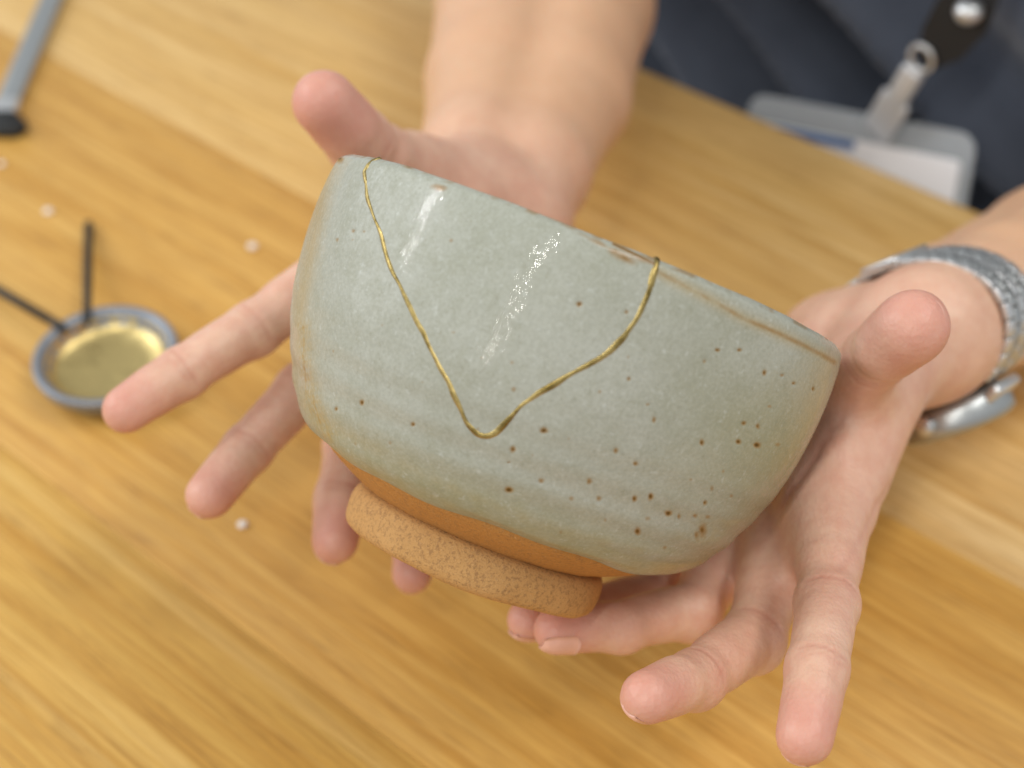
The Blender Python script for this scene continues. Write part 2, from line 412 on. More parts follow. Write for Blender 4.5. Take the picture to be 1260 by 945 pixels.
d = seg_d([(1020, 455), (1000, 540), (960, 610), (900, 670), (830, 705)]); np.maximum(ochre, 0.42*np.exp(-(d/26)**2)*facing, out=ochre)
zz = V[:, 2]/SC
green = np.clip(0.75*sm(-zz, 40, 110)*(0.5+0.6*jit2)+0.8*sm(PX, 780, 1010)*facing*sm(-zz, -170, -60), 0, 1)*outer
ringm = (np.exp(-((zz+88+4*np.sin(ang.repeat(len(prof))*3))/7)**2)*0.75+np.exp(-((zz+112)/6)**2)*0.5)*outer
ochre = np.maximum(ochre, ringm*(0.3+0.6*jit2)*0.42)
PITS = [(434,284,4,.7),(448,285,3,.6),(415,295,4,.6),(434,295,3,.5),(555,296,4,.6),(713,374,5.5,1),(558,409,4,.45),(630,446,5,.5),(593,440,4,.4),(771,384,4.5,.8),(883,431,4.5,.9),
 (910,431,4.5,.9),(867,445,3.5,.7),(941,459,5,.95),(963,462,4,.7),(977,472,4,.85),(1001,479,4,.85),(773,439,4.5,.5),(774,466,4,.85),(738,482,4.5,.6),(805,517,5,.8),(797,498,3.5,.7),(864,545,5.5,1),
 (909,544,5.5,.95),(932,548,6.5,1),(957,547,5.5,.6),(916,521,4.5,.9),(933,525,4.5,.8),(669,530,6.5,1),(445,495,5,.95),(413,503,4,.8),(508,522,4.5,.9),(631,553,6,.9),(626,603,7,1),(626,569,2.5,.9),(666,592,6,.7),
 (725,593,6,.75),(737,614,5.5,.7),(703,613,5,.6),(632,479,5,.6),(758,555,5,.8),(782,571,5.5,.85),(801,611,6,1),(781,614,6,.9),(823,632,6.5,1),(868,619,5,.85),(785,654,6.5,.95),(865,653,11,.8),(858,659,7,.7),(856,635,4.5,.7),
 (836,636,4.5,.75),(871,636,5,.6),(818,674,4.5,.6),(876,601,5,.6),(797,638,6,.5),(588,528,4,.5),(947,500,4,.6),(700,540,3.5,.5),(690,655,4,.5),(745,640,4,.5),(655,560,3,.5),(850,590,3.5,.5),(890,580,3.5,.55),(470,400,3.5,.4),(520,470,3.5,.4),(480,545,4,.45),(437,546,4,.4),(410,432,3,.5),(900,610,4,.6)]
for (x, y, r, s) in PITS:
    s *= 0.97; el = random.uniform(0.8, 1.35); dd = np.hypot((PX-x)*el, (PY-y)/el)*(0.75+0.7*jit)*1.12
    m = np.exp(-(dd/(r*0.8))**2)*s*facing
    np.maximum(rust, m, out=rust)
    dent += np.exp(-(dd/(r*0.75))**2)*facing*(0.00028 if s > 0.65 else 0.0)
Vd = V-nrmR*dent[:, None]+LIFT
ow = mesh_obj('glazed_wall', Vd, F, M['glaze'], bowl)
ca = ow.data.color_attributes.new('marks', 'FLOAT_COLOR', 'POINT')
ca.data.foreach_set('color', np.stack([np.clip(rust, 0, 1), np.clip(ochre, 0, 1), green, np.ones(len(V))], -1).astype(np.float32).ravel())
clayp = hermite([(222, -112), (219, -120.5), (205, -131), (184, -142), (164, -151), (150, -157), (138, -162)], 24)*[KR, SC]
def clw(A, R, Z): return R+0.00012*np.sin(17*A+Z*2500), Z
V, F = spun('x', clayp, np.linspace(0, 2*math.pi, 220, endpoint=False), None, clw)
mesh_obj('bare_clay_base', V+LIFT, F, M['clay'], bowl)
footp = hermite([(144, -153), (155, -155), (163, -159), (166, -165), (168, -174), (168, -187), (166, -197.5), (162.5, -203), (157, -206.6), (148, -207.6), (128, -207), (119, -203), (114, -192), (112, -178), (100, -174), (60, -172), (0, -171)], 60)*[KR, SC]
def ftw(A, R, Z):
    k = sm(-Z, 170*SC, 190*SC)
    return R+k*(0.0003*np.sin(3*A+1)+0.0002*np.sin(8*A)+0.0001*np.sin(23*A)), Z+k*0.0002*np.sin(5*A)
V, F = spun('x', footp, np.linspace(0, 2*math.pi, 260, endpoint=False), None, ftw)
mesh_obj('foot_ring', V+LIFT, F, M['foot'], bowl)

SEAM = [(452,190),(450,203),(450,216),(455,245),(466,277),(477,318),(490,345),(507,385),(522,411),(540,450),(556,480),(569,506),(576,524),(586,535),(597,538),(607,535),(620,523),(640,501),(662,483),(700,463),(733,443),(754,430),(769,415),(781,397),(793,373),(803,346),(808,328)]
sp = []
P = np.array(SEAM, float); dcum = np.r_[0, np.cumsum(np.linalg.norm(np.diff(P, axis=0), axis=1))]
for s in np.arange(0, dcum[-1], 1.9):
    x, y = np.interp(s, dcum, P[:, 0]), np.interp(s, dcum, P[:, 1])
    x += 0.9*math.sin(s*0.07)+0.4*math.sin(s*0.19+1); y += 0.6*math.sin(s*0.09+2)
    q = hit_bowl(x, y); sp.append(q)
sp = np.array(sp)
_A = np.arctan2(sp[:, 1], sp[:, 0]); _R = np.hypot(sp[:, 0], sp[:, 1]); _Z = sp[:, 2]
_R2, _ = wob(_A, _R, _Z); sp = np.stack([_R2*np.cos(_A), _R2*np.sin(_A), _Z], -1)
for _ in range(7): sp[1:-1] = (sp[:-2]+2*sp[1:-1]+sp[2:])/4
def over_rim(q):                                                       # carry the seam over the lip and a little way inside
    a = math.atan2(q[1], q[0]); o = []
    for r, v in ((331, 195), (327, 201.5), (321, 206.3), (313.5, 203.5), (309, 192), (308.5, 175), (309.5, 150)):
        rr, zz_ = wob(np.array([a]), np.array([r*KR]), np.array([v*SC]))
        o.append(np.array([rr[0]*math.cos(a), rr[0]*math.sin(a), zz_[0]]))
    return o
keep = sp[:, 2] < 188*SC
sp = sp[keep]
sp = np.array(over_rim(sp[0])[::-1]+list(sp)+over_rim(sp[-1]))
n = len(sp); Vs, Fs = [], []; K = 9
for i in range(n):
    t = unit(sp[min(i+1, n-1)]-sp[max(i-1, 0)]); q = sp[i]
    if i < 7 or i >= n-7:
        c = np.array([unit([q[0], q[1], 0])[0]*318*KR, unit([q[0], q[1], 0])[1]*318*KR, 192*SC]); nn = unit(q-c) if q[2] > 189*SC else unit([q[0], q[1], 0])*(1 if np.hypot(q[0], q[1]) > 318*KR else -1)
    else:
        e = 0.0006; sl = (bowl_R(q[2]+e)-bowl_R(q[2]-e))/(2*e); nn = unit([unit(q[:2])[0], unit(q[:2])[1], -sl])
    b = unit(np.cross(t, nn))
    wv = (0.00052+0.00014*sm(i/n, 0.1, 0.55))*(1+0.16*math.sin(i*0.13)+0.08*math.sin(i*0.27+1)+0.02*random.uniform(-1, 1))
    hv = 0.00029*(1+0.15*math.sin(i*0.17+2)+0.03*random.uniform(-1, 1))
    if i < 14 or i >= n-14: hv *= 1.6
    for k in range(K):
        a = math.pi*k/(K-1)
        Vs.append(q+b*wv*math.cos(a)+nn*(hv*math.sin(a)-0.00006+(-0.0003 if k in (0, K-1) else 0))+LIFT)
for i in range(n-1):
    for k in range(K-1): Fs.append((i*K+k, i*K+k+1, (i+1)*K+k+1, (i+1)*K+k))
o = mesh_obj('gold_seam', Vs, Fs, M['gold'], bowl); o['label'] = 'V shaped gold repair seam across the bowl wall'

# ------------------------------------------------------------------ signed-distance modelling for hands
def cone(P, a, b, r1, r2):
    ab = b-a; t = np.clip(((P-a)@ab)/(ab@ab), 0, 1)
    return np.linalg.norm(P-a-t[:, None]*ab, axis=1)-(r1+(r2-r1)*t)
def smin(a, b, k):
    h = np.clip(0.5+0.5*(b-a)/k, 0, 1)
    return b+(a-b)*h-k*h*(1-h)
class Hand:
    def __init__(s): s.palm = []; s.fingers = []; s.creases = []; s.tips = []; s.nails = []; s.carve = []
    def p(s, a, b, r1, r2, k=0.008): s.palm.append((np.array(a), np.array(b), r1, r2, k))
    def field(s, P):
        d = np.full(len(P), 0.3)
        mid = (P.min(0)+P.max(0))/2; rad = np.linalg.norm(P.max(0)-mid)
        def near(a, b, r1, r2):
            ab = b-a; t = min(1, max(0, ((mid-a)@ab)/(ab@ab))); return np.linalg.norm(mid-a-t*ab) < rad+max(r1, r2)+0.022
        for a, b, r1, r2, k in s.palm:
          if near(a, b, r1, r2): d = smin(d, cone(P, a, b, r1, r2), k)
        tot = d
        for prims, kp in s.fingers:
            prims = [q for q in prims if near(*q[:4])]
            if not prims: continue
            f = np.full(len(P), 0.3)
            for a, b, r1, r2, k in prims: f = smin(f, cone(P, a, b, r1, r2), k)
            tot = np.minimum(tot, smin(d, f, kp))
        for a, b, r, k in s.carve:
            c = -cone(P, a, b, r, r); h = np.clip(0.5-0.5*(tot-c)/k*1.0, 0, 1); tot = tot*(1-h)+c*h+k*h*(1-h)
        bs = -bowl_sdf(P)+0.00005
        return np.maximum(tot, bs)
    def bounds(s):
        pts = []
        for pr in [s.palm]+[f[0] for f in s.fingers]:
            for a, b, r1, r2, k in pr: pts += [a-r1-0.006, a+r1+0.006, b-r2-0.006, b+r2+0.006]
        pts = np.array(pts); return pts.min(0), pts.max(0)
def surface_nets(field, lo, hi, vox, B=16, lip=1.25):
    nb = np.ceil((hi-lo)/(vox*B)).astype(int)
    gi = np.stack(np.meshgrid(*[np.arange(k) for k in nb], indexing='ij'), -1).reshape(-1, 3)
    cen = lo+(gi+0.5)*B*vox; hd = B*vox*0.5*math.sqrt(3)
    act = gi[np.abs(field(cen)) < hd*lip+0.001]
    ax = np.arange(B+1); loc = np.stack(np.meshgrid(ax, ax, ax, indexing='ij'), -1).reshape(-1, 3)
    BIG = 1 << 14
    ids, pos, quads = [], [], []
    key = lambda c: (c[..., 0].astype(np.int64)*BIG+c[..., 1])*BIG+c[..., 2]
    CH = 4
    corners = np.array([(i, j, k) for i in (0, 1) for j in (0, 1) for k in (0, 1)])
    edges = [(a, b) for a in range(8) for b in range(a+1, 8) if np.abs(corners[a]-corners[b]).sum() == 1]
    for s in range(0, len(act), CH):
        blk = act[s:s+CH]*B
        G = (blk[:, None, :]+loc[None]).reshape(-1, 3)
        val = field(lo+G*vox).reshape(len(blk), B+1, B+1, B+1)
        for b0, f in zip(blk, val):
            ins = f < 0
            if ins.all() or not ins.any(): continue
            cs = sum(ins[i:i+B, j:j+B, k:k+B].astype(np.int8) for i, j, k in corners)
            c = np.argwhere((cs > 0) & (cs < 8))
            if len(c):
                cv = np.stack([f[c[:, 0]+i, c[:, 1]+j, c[:, 2]+k] for i, j, k in corners], 1)
                acc = np.zeros((len(c), 3)); cnt = np.zeros(len(c))
                for a, b in edges:
                    x = (cv[:, a] < 0) != (cv[:, b] < 0)
                    t = np.where(x, cv[:, a]/np.where(x, cv[:, a]-cv[:, b], 1), 0)
                    acc += x[:, None]*(corners[a]+t[:, None]*(corners[b]-corners[a])); cnt += x
                ids.append(key(c+b0)); pos.append(lo+(c+b0+acc/cnt[:, None])*vox)
            for axis in range(3):
                sl0 = [slice(0, B)]*3; sl1 = [slice(0, B)]*3; sl1[axis] = slice(1, B+1)
                x = ins[tuple(sl0)] != ins[tuple(sl1)]
                e = np.argwhere(x)
                if not len(e): continue
                u, v = np.zeros(3, int), np.zeros(3, int); u[(axis+1) % 3] = 1; v[(axis+2) % 3] = 1
                q = np.stack([key(e+b0-u-v), key(e+b0-v), key(e+b0), key(e+b0-u)], 1)
                flip = ~ins[tuple(sl0)][e[:, 0], e[:, 1], e[:, 2]]
                q[flip] = q[flip][:, ::-1]; quads.append(q)
    ids = np.concatenate(ids); pos = np.concatenate(pos); quads = np.concatenate(quads)
    o = np.argsort(ids); ids = ids[o]; pos = pos[o]
    qi = np.clip(np.searchsorted(ids, quads), 0, len(ids)-1); ok = (ids[qi] == quads).all(1)
    return pos, qi[ok]
def relax(V, F, it=2, lam=0.5):
    E = np.concatenate([F[:, [0, 1]], F[:, [1, 2]], F[:, [2, 3]], F[:, [3, 0]]])
    cnt = np.bincount(E[:, 0], minlength=len(V))+np.bincount(E[:, 1], minlength=len(V))
    for _ in range(it):
        acc = np.zeros_like(V)
        for c in range(3): acc[:, c] = np.bincount(E[:, 0], V[E[:, 1], c], len(V))+np.bincount(E[:, 1], V[E[:, 0], c], len(V))
        V = V+lam*(acc/np.maximum(cnt, 1)[:, None]-V)
    return V
def vnormals(V, F):
    n = np.cross(V[F[:, 2]]-V[F[:, 0]], V[F[:, 3]]-V[F[:, 1]]); N = np.zeros_like(V)
    for k in range(4):
        for c in range(3): N[:, c] += np.bincount(F[:, k], n[:, c], len(V))
    return N/np.maximum(np.linalg.norm(N, axis=1), 1e-12)[:, None]

def add_finger(H, J, R, hint, name, kp=0.006, fat=1.0, nail=True):
    """J: MCP, PIP, DIP, TIP world points; R radii; hint: palmar direction"""
    J = [np.array(j) for j in J]; pr = []
    kf = 0.0025
    for i in range(len(J)-1):
        pr.append((J[i], J[i+1], R[i], R[i+1], kf))
        t = unit(J[i+1]-J[i]); pd = unit(hint-(hint@t)*t); L = np.linalg.norm(J[i+1]-J[i])
        last = i == len(J)-2
        m0, m1 = J[i]+t*L*0.33, J[i]+t*L*0.67
        rm = (R[i]+R[i+1])/2
        if last:
            a = J[i]+t*L*0.45+pd*rm*0.17; b = J[i+1]+pd*R[i+1]*0.06
            pr.append((a, b, rm*0.95*fat, R[i+1]*0.93, 0.004))
        else:
            pr.append((m0+pd*rm*0.20, m1+pd*rm*0.20, rm*0.90*fat, rm*0.88*fat, 0.003))
        if i > 0:
            H.creases.append((J[i], unit(unit(J[i]-J[i-1])+t), pd, R[i]))
            # knuckle bulge on the back of the joint
            pr.append((J[i]-pd*R[i]*0.15, J[i]-pd*R[i]*0.15+t*0.0005, R[i]*1.0, R[i]*1.0, 0.003))
    H.fingers.append((pr, kp))
    t = unit(J[-1]-J[-2]); pd = unit(hint-(hint@t)*t)
    H.tips.append((J[-1], R[-1], name))
    if nail: H.nails.append((J[-1], t, -pd, R[-1], 1.0 if 'thumb' in name else (1.17 if name in ('L ring', 'L little') else 1.10)))
    L = [np.linalg.norm(J[i+1]-J[i])*1000 for i in range(len(J)-1)]
    print('BONES', name, ['%.0f' % x for x in L])

# ---- the sitter's left hand (on the watch side of the picture)
pj = lambda *a: pix(*a)
LH = Hand()
lw = pj(1103, 424, 0.414)
Li, Lm, Lr, Ll = pj(1019, 622, 0.363), pj(974, 640, 0.384), pj(926, 640, 0.402), pj(884, 630, 0.418)
carp = [pj(1078, 447, 0.398), pj(1070, 437, 0.412), pj(1055, 430, 0.426), pj(1040, 424, 0.438)]
for c, m, r in zip(carp, (Li, Lm, Lr, Ll), (0.0094, 0.0104, 0.0104, 0.0100)): LH.p(c, m, 0.0114, r, 0.009)
LH.p(Li, Lm, 0.0103, 0.0103, 0.010); LH.p(Lm, Lr, 0.0103, 0.010, 0.010); LH.p(Lr, Ll, 0.010, 0.0095, 0.010)
for kk in (0.45, 0.72):
    row = [c+(m-c)*kk for c, m in zip(carp, (Li, Lm, Lr, Ll))]
    for a, b in zip(row[:-1], row[1:]): LH.p(a, b, 0.0098, 0.0098, 0.010)
# wrist and forearm: two parallel bones' worth of flesh, the broad way lying along the line of sight
ua = unit(pj(1205, 372, 0.452)-lw); ul = FWD-(FWD@ua)*ua; ul = unit(ul)
arml = [(pj(1075, 436, 0.412), 0.0178, 0.0085), (lw, 0.0182, 0.0095), (pj(1205, 372, 0.452), 0.0205, 0.0105), (pj(1335, 308, 0.502), 0.0262, 0.0125), (pj(1500, 208, 0.570), 0.032, 0.014), (pj(1620, 130, 0.63), 0.036, 0.013)]
for (a, ra, oa), (b, rb, ob) in zip(arml[:-1], arml[1:]):
    for sg in (-1, 1): LH.p(a+ul*oa*sg, b+ul*ob*sg, ra+0.0012, rb+0.0012, 0.005)
# thenar, web and heel of the hand
Tc, Tm, Ti, Tt = pj(1084, 446, 0.392), pj(1050, 476, 0.372), pj(1076, 440, 0.352), pj(1126, 399, 0.332)
LH.p(Tc, Tm, 0.0130, 0.0100, 0.009)
LH.p(pj(1070, 480, 0.388), pj(1025, 580, 0.378), 0.0110, 0.0085, 0.012)
LH.p(Tm, pj(1030, 556, 0.364), 0.0055, 0.0042, 0.006)
LH.p(pj(1030, 556, 0.364), pj(992, 625, 0.370), 0.0042, 0.0055, 0.006)
LH.p(pj(1016, 424, 0.436), pj(925, 560, 0.430), 0.0145, 0.0120, 0.010)
FL = {'i': [Li, pj(1018, 742, 0.327), pj(1006, 822, 0.308), pj(990, 906, 0.297)], 'm': [Lm, pj(927, 786, 0.346), pj(857, 835, 0.322), pj(796, 858, 0.306)],
      'r': [Lr, pj(852, 752, 0.368), pj(765, 770, 0.357), pj(686, 776, 0.350)], 'l': [Ll, pj(800, 733, 0.388), pj(716, 756, 0.374), pj(650, 764, 0.365)]}
def webs(H, fs, ks=(0.42, 0.42, 0.42), r=0.0062):
    for a, b, k in zip(fs[:-1], fs[1:], ks):
        for kk, rr in ((k, r), (k*0.55, r*1.25)):
            H.p(a[0]+(a[1]-a[0])*kk, b[0]+(b[1]-b[0])*kk, rr, rr, 0.006)
webs(LH, [FL[k] for k in 'imrl'], (0.50, 0.46, 0.42))
add_finger(LH, FL['i'], (0.0088, 0.0068, 0.0061, 0.0053), camdir(0, -0.55, -1), 'L index')
add_finger(LH, FL['m'], (0.0090, 0.0074, 0.0062, 0.0051), camdir(-0.15, -0.8, -1), 'L middle')
add_finger(LH, FL['r'], (0.0088, 0.0069, 0.0059, 0.0051), camdir(-0.1, -1, 0.65), 'L ring')
add_finger(LH, FL['l'], (0.0078, 0.0062, 0.0054, 0.0047), camdir(-0.2, -1, -0.3), 'L little')
add_finger(LH, [Tm, Ti, Tt], (0.0090, 0.0074, 0.0074), camdir(-0.75, 0.3, -0.85), 'L thumb', kp=0.006)

LH.fingers[-1][0].append((pj(1090, 430, 0.339), pj(1114, 410, 0.3325), 0.0070, 0.0076, 0.004))
# ---- the sitter's right hand, behind the bowl
RH = Hand()
rw_ = pj(612, 240, 0.468)
Ri, Rm, Rr_, Rl = pj(440, 318, 0.411), pj(488, 372, 0.424), pj(528, 430, 0.430), pj(556, 486, 0.430)
rc = [pj(585, 250, 0.452), pj(598, 262, 0.460), pj(612, 275, 0.466), pj(628, 288, 0.468)]
for c, m, r in zip(rc, (Ri, Rm, Rr_, Rl), (0.0118, 0.0118, 0.0112, 0.0105)): RH.p(c, m, 0.0135, r, 0.010)
RH.p(Ri, Rm, 0.0105, 0.0105); RH.p(Rm, Rr_, 0.0105, 0.0102); RH.p(Rr_, Rl, 0.010, 0.0095)
u0 = unit(camdir(0.97, 0.22, 0.0))
arm = [(pj(604, 262, 0.462), 0.0172, 0.0078), (pj(620, 205, 0.486), 0.0194, 0.0095), (pj(650, 110, 0.535), 0.0252, 0.0128), (pj(670, 0, 0.583), 0.0298, 0.0145), (pj(690, -120, 0.635), 0.033, 0.0150), (pj(715, -250, 0.69), 0.036, 0.013)]
for (a, ra, oa), (b, rb, ob) in zip(arm[:-1], arm[1:]):
    for sg in (-1, 1): RH.p(a+u0*oa*sg, b+u0*ob*sg, ra, rb, 0.006)
RTc, RTm, RTi, RTt = pj(580, 238, 0.455), pj(505, 217, 0.425), pj(444, 176, 0.395), pj(399, 126, 0.380)
RH.p(RTc, RTm, 0.0165, 0.0125, 0.010)
RH.p(pj(545, 270, 0.44), pj(470, 310, 0.42), 0.012, 0.010, 0.012)
RH.p(pj(640, 300, 0.470), pj(585, 450, 0.440), 0.0145, 0.012, 0.010)
add_finger(RH, [Ri, pj(312, 405, 0.392), pj(225, 458, 0.382), pj(156, 504, 0.375)], (0.0092, 0.0072, 0.0065, 0.0056), camdir(0.35, -0.5, -1), 'R index')
add_finger(RH, [Rm, pj(372, 480, 0.399), pj(305, 552, 0.386), pj(258, 609, 0.376)], (0.0092, 0.0072, 0.0063, 0.0056), camdir(0.4, -0.45, -1), 'R middle')
add_finger(RH, [Rr_, pj(432, 545, 0.412), pj(418, 612, 0.398), pj(412, 665, 0.389)], (0.0092, 0.0072, 0.0064, 0.0057), camdir(0.4, -0.3, -1), 'R ring')
add_finger(RH, [Rl, pj(520, 590, 0.425), pj(512, 650, 0.414), pj(507, 706, 0.404)], (0.0080, 0.0063, 0.0056, 0.0049), camdir(0.2, -0.3, -1), 'R little')
add_finger(RH, [RTm, RTi, RTt], (0.0108, 0.0087, 0.0080), camdir(0.45, 0.45, -0.8), 'R thumb', kp=0.007)

def hand_mesh(H, vox):
    lo, hi = H.bounds()
    V, F = surface_nets(H.field, lo, hi, vox)
    V = relax(V, F, 3, 0.5)
    N = vnormals(V, F); blush = np.zeros(len(V)); cre = np.zeros(len(V))
    for p, r, nm in H.tips:
        dd = np.linalg.norm(V-p, axis=1); np.maximum(blush, 1-sm(dd, r*0.7, r*2.9), out=blush)
    disp = np.zeros(len(V))
    wig = 0.0006*n3(V, 700, 11)
    for p, t, pd, r in H.creases:
        q = V-p; near = np.linalg.norm(q-(q@t)[:, None]*t, axis=1) < r*1.5
        side = sm((q@pd)/r, 0.35, 0.95)
        for off, dep in ((0.0, 0.00032), (0.0019, 0.00016)):
            g = np.exp(-(((q@t)+wig-off)/0.0007)**2)*side*near
            disp += g*dep; cre = np.maximum(cre, g*(1.0 if off == 0 else 0.5))
    for p0, p1, pd, dep, wd in getattr(H, 'lines', []):
        ab = p1-p0; tt = np.clip(((V-p0)@ab)/(ab@ab), 0, 1); q = V-p0-tt[:, None]*ab
        lat = unit(np.cross(ab, pd)); dl = np.abs(q@lat+wig*1.4); nearn = np.abs(q@pd) < 0.02
        g = np.exp(-(dl/wd)**2)*nearn*(np.abs(q@unit(ab)) < 0.002)*((N@pd) > 0.1)*np.sin(np.pi*np.clip(tt, 0.02, 0.98))**0.5
        disp += g*dep; cre = np.maximum(cre, g*0.8)
    V = V-N*disp[:, None]+N*(0.00018*n3(V, 320, 5))[:, None]
    fa = sm((V-H.wrist[0])@H.wrist[1], -0.03, 0.05)
    blush = np.maximum(blush, 0.28*(0.5+0.5*n3(V, 120, 8))*(1-fa))
    return V, F, blush, cre, fa
tc = unit(-FWD)
LH.lines = [(pj(1078, 640, 0.345), pj(985, 690, 0.36), tc, 0.0005, 0.0009),
            (pj(1045, 500, 0.36), pj(965, 640, 0.37), unit(camdir(-.5, 0, -1)), 0.0006, 0.0011)]
LH.wrist = (lw, ua); RH.wrist = (rw_, unit(pj(650, 110, 0.535)-rw_))
parts = [hand_mesh(LH, 0.00085), hand_mesh(RH, 0.00085)]
# upper arms and shoulders under the shirt, in a coarser grid
TC = ET*(-0.215)+EN*(EDGE+0.212)                                         # centre of the trunk on the table's level
UP = Hand()
shL, shR = TC+ET*0.17+np.array([0, 0, 0.30]), TC-ET*0.17+np.array([0, 0, 0.30])
elL, elR = pj(1620, 130, 0.63), pj(715, -250, 0.69)
UP.p(elL, shL, 0.038, 0.05, 0.02); UP.p(elR, shR, 0.038, 0.05, 0.02); UP.p(shL, shR, 0.055, 0.055, 0.03)
lo, hi = UP.bounds()
Vu, Fu = surface_nets(UP.field, lo, hi, 0.006, 8)
parts.append((relax(Vu, Fu, 2), Fu, np.zeros(len(Vu)), np.zeros(len(Vu)), np.ones(len(Vu))))
Vb, Fb, bl, cr, fo = [], [], [], [], []; base = 0
for v, f, b, c, q in parts:
    fo.append(q)
    Vb.append(v); Fb.append(f+base); bl.append(b); cr.append(c); base += len(v)
Vb = np.concatenate(Vb); Fb = np.concatenate(Fb)
person = mesh_obj('person', Vb, Fb, M['skin'])
for nm, arr in (('blush', bl), ('crease', cr), ('forearm', fo)):
    a = person.data.attributes.new(nm, 'FLOAT', 'POINT'); a.data.foreach_set('value', np.concatenate(arr).astype(np.float32))
tag(person, 'person in a navy shirt holding the mended bowl in both hands', 'person')
print('BODY', len(Vb), len(Fb))
# fingernails
for H in (LH, RH):
    for p, t, dn, r, nk in H.nails:
        b = np.cross(t, dn); V, F = [], []; nu, nv = 9, 9
        wN = r*0.98; 
        for lay in (0, 1):
            for i in range(nu):
                s = i/(nu-1); x = -r*0.75+s*(r*1.72)
                narrow = 1-0.30*max(0, s-0.75)**2/0.0625-0.35*max(0, 0.22-s)**2/0.0484
                for j in range(nv):
                    a = (j/(nv-1)*2-1)*0.92*narrow
                    rr = r*(nk-0.06*x/r if x < 0 else math.sqrt(max(0.0, nk**2-(x*0.9/r)**2)))      # hugs the rounded tip
                    V.append(p+t*x+(dn*math.cos(a)+b*math.sin(a))*(rr-lay*0.0006))
        for i in range(nu-1):
            for j in range(nv-1):
                q = i*nv+j; F.append((q, q+1, q+nv+1, q+nv)); q += nu*nv; F.append((q+nv, q+nv+1, q+1, q))
        m = nu*nv
        for i in range(nu-1):
            for j in (0, nv-1):
                q = i*nv+j; F.append((q, q+nv, q+nv+m, q+m))
        for j in range(nv-1):
            for i in (0, nu-1):
                q = i*nv+j; F.append((q, q+1, q+1+m, q+m))
        mesh_obj('fingernail', V, F, M['nail'], person)

# ------------------------------------------------------------------ the shirt: trunk with folds and short sleeves
def fold_noise(a, z):
    s = a*0.9+z*1.5
    w1 = np.sin(58*s+1.8*np.sin(9*z+4*a)+0.6); w2 = np.sin(97*s-14*z+1.7)
    f = 0.016*(np.abs(w1)**0.7*np.sign(w1))+0.006*w2+0.004*np.sin(23*a-40*z)
    return f
nu, nv = 260, 150
us = np.linspace(0, 2*np.pi, nu, endpoint=False); zs = np.linspace(-0.42, 0.36, nv)
U, Zg = np.meshgrid(us, zs, indexing='ij')
hw = 0.235+0.02*sm(Zg, -0.3, 0.25)-0.09*sm(Zg, 0.28, 0.36)+0.03*sm(-Zg, 0.2, 0.42); hd = 0.135-0.05*sm(Zg, 0.25, 0.36)+0.02*sm(-Zg, 0.05, 0.3)
cu, su = np.cos(U), np.sin(U); e = 0.8
X = np.sign(cu)*np.abs(cu)**e*hw; Y = np.sign(su)*np.abs(su)**e*hd
Dn = np.stack([cu, su], -1); fn = fold_noise(X, Zg)*np.where(Y < 0.06, 1, 0.4)
X = X+cu*fn; Y = Y+su*fn
Vw = TC+X[..., None]*ET+Y[..., None]*EN+Zg[..., None]*np.array([0, 0, 1.])
i = np.arange(nu)[:, None]; j = np.arange(nv-1)[None]; a = i*nv+j; b = ((i+1) % nu)*nv+j
F = np.stack([a, b, b+1, a+1], -1).reshape(-1, 4).tolist()
F.append([k*nv+nv-1 for k in range(nu)]); F.append([k*nv for k in range(nu)][::-1])
shirt = mesh_obj('shirt', Vw.reshape(-1, 3).tolist(), F, M['shirt'], person)
for el, sh in ((elL, shL), (elR, shR)):
    mid = sh+(el-sh)*0.62
    V, F = tube([sh+(sh-el)*0.05, sh, sh+(el-sh)*0.2, sh+(el-sh)*0.4, mid, mid+(sh-el)*0.02], [0.03, 0.066, 0.066, 0.062, 0.060, 0.050], 28)
    mesh_obj('sleeve', V, F, M['shirt'], shirt)

# ------------------------------------------------------------------ wristwatch on the left wrist
wc = lw+ua*0.0165; wa = ua
wx = ul; wy = np.cross(wa, wx)
watch = empty('wristwatch', frame(wc, wx, wy, wa))
tag(watch, 'steel wristwatch with linked metal bracelet worn on the wrist', 'watch')
back = 1 if wy@camdir(1, 1, 0) > 0 else -1
RA, RB = 0.0315, 0.0220
me_link = bevel_box(0.0047, 0.0018, 0.00385, 0.0003, 2); me_mid = bevel_box(0.0047, 0.0018, 0.00385, 0.0003, 2)
per = []; N = 720
ths = np.linspace(0, 2*np.pi, N, endpoint=False); pts = np.stack([RA*np.cos(ths), RB*np.sin(ths)], -1)
L = np.r_[0, np.cumsum(np.linalg.norm(np.diff(np.vstack([pts, pts[:1]]), axis=0), axis=1))]
nl = 34
for kx in range(nl):
    s = (kx+0.5)/nl*L[-1]; th = np.interp(s, L, np.r_[ths, 2*np.pi])
    if abs(math.atan2(math.sin(th-back*math.pi/2), math.cos(th-back*math.pi/2))) < 0.5: continue      # the case sits here, on the back of the wrist
    p = np.array([RA*math.cos(th), RB*math.sin(th), 0]); tg = unit([-RA*math.sin(th), RB*math.cos(th), 0]); nr = np.array([tg[1], -tg[0], 0])
    fast = abs(math.atan2(math.sin(th+back*math.pi/2), math.cos(th+back*math.pi/2))) < 0.30
    for row, (dz, me) in enumerate(((-0.0080, me_link), (-0.0040, me_mid), (0.0, me_link), (0.0040, me_mid), (0.0080, me_link))):
        mm = frame(p+np.array([0, 0, dz])+nr*(0.0001 if row % 2 else 0)+tg*(0.0012 if row % 2 else -0.0012), tg, nr, np.array([0, 0, 1.]))
        link_mesh('bracelet_link', me, M['steel'] if row % 2 == 0 else M['steel_dark'], watch, mm)
mm = frame(np.array([0, -back*(RB+0.0008), 0]), np.array([1., 0, 0]), np.array([0, -back*1., 0]), np.array([0, 0, -back*1.]))
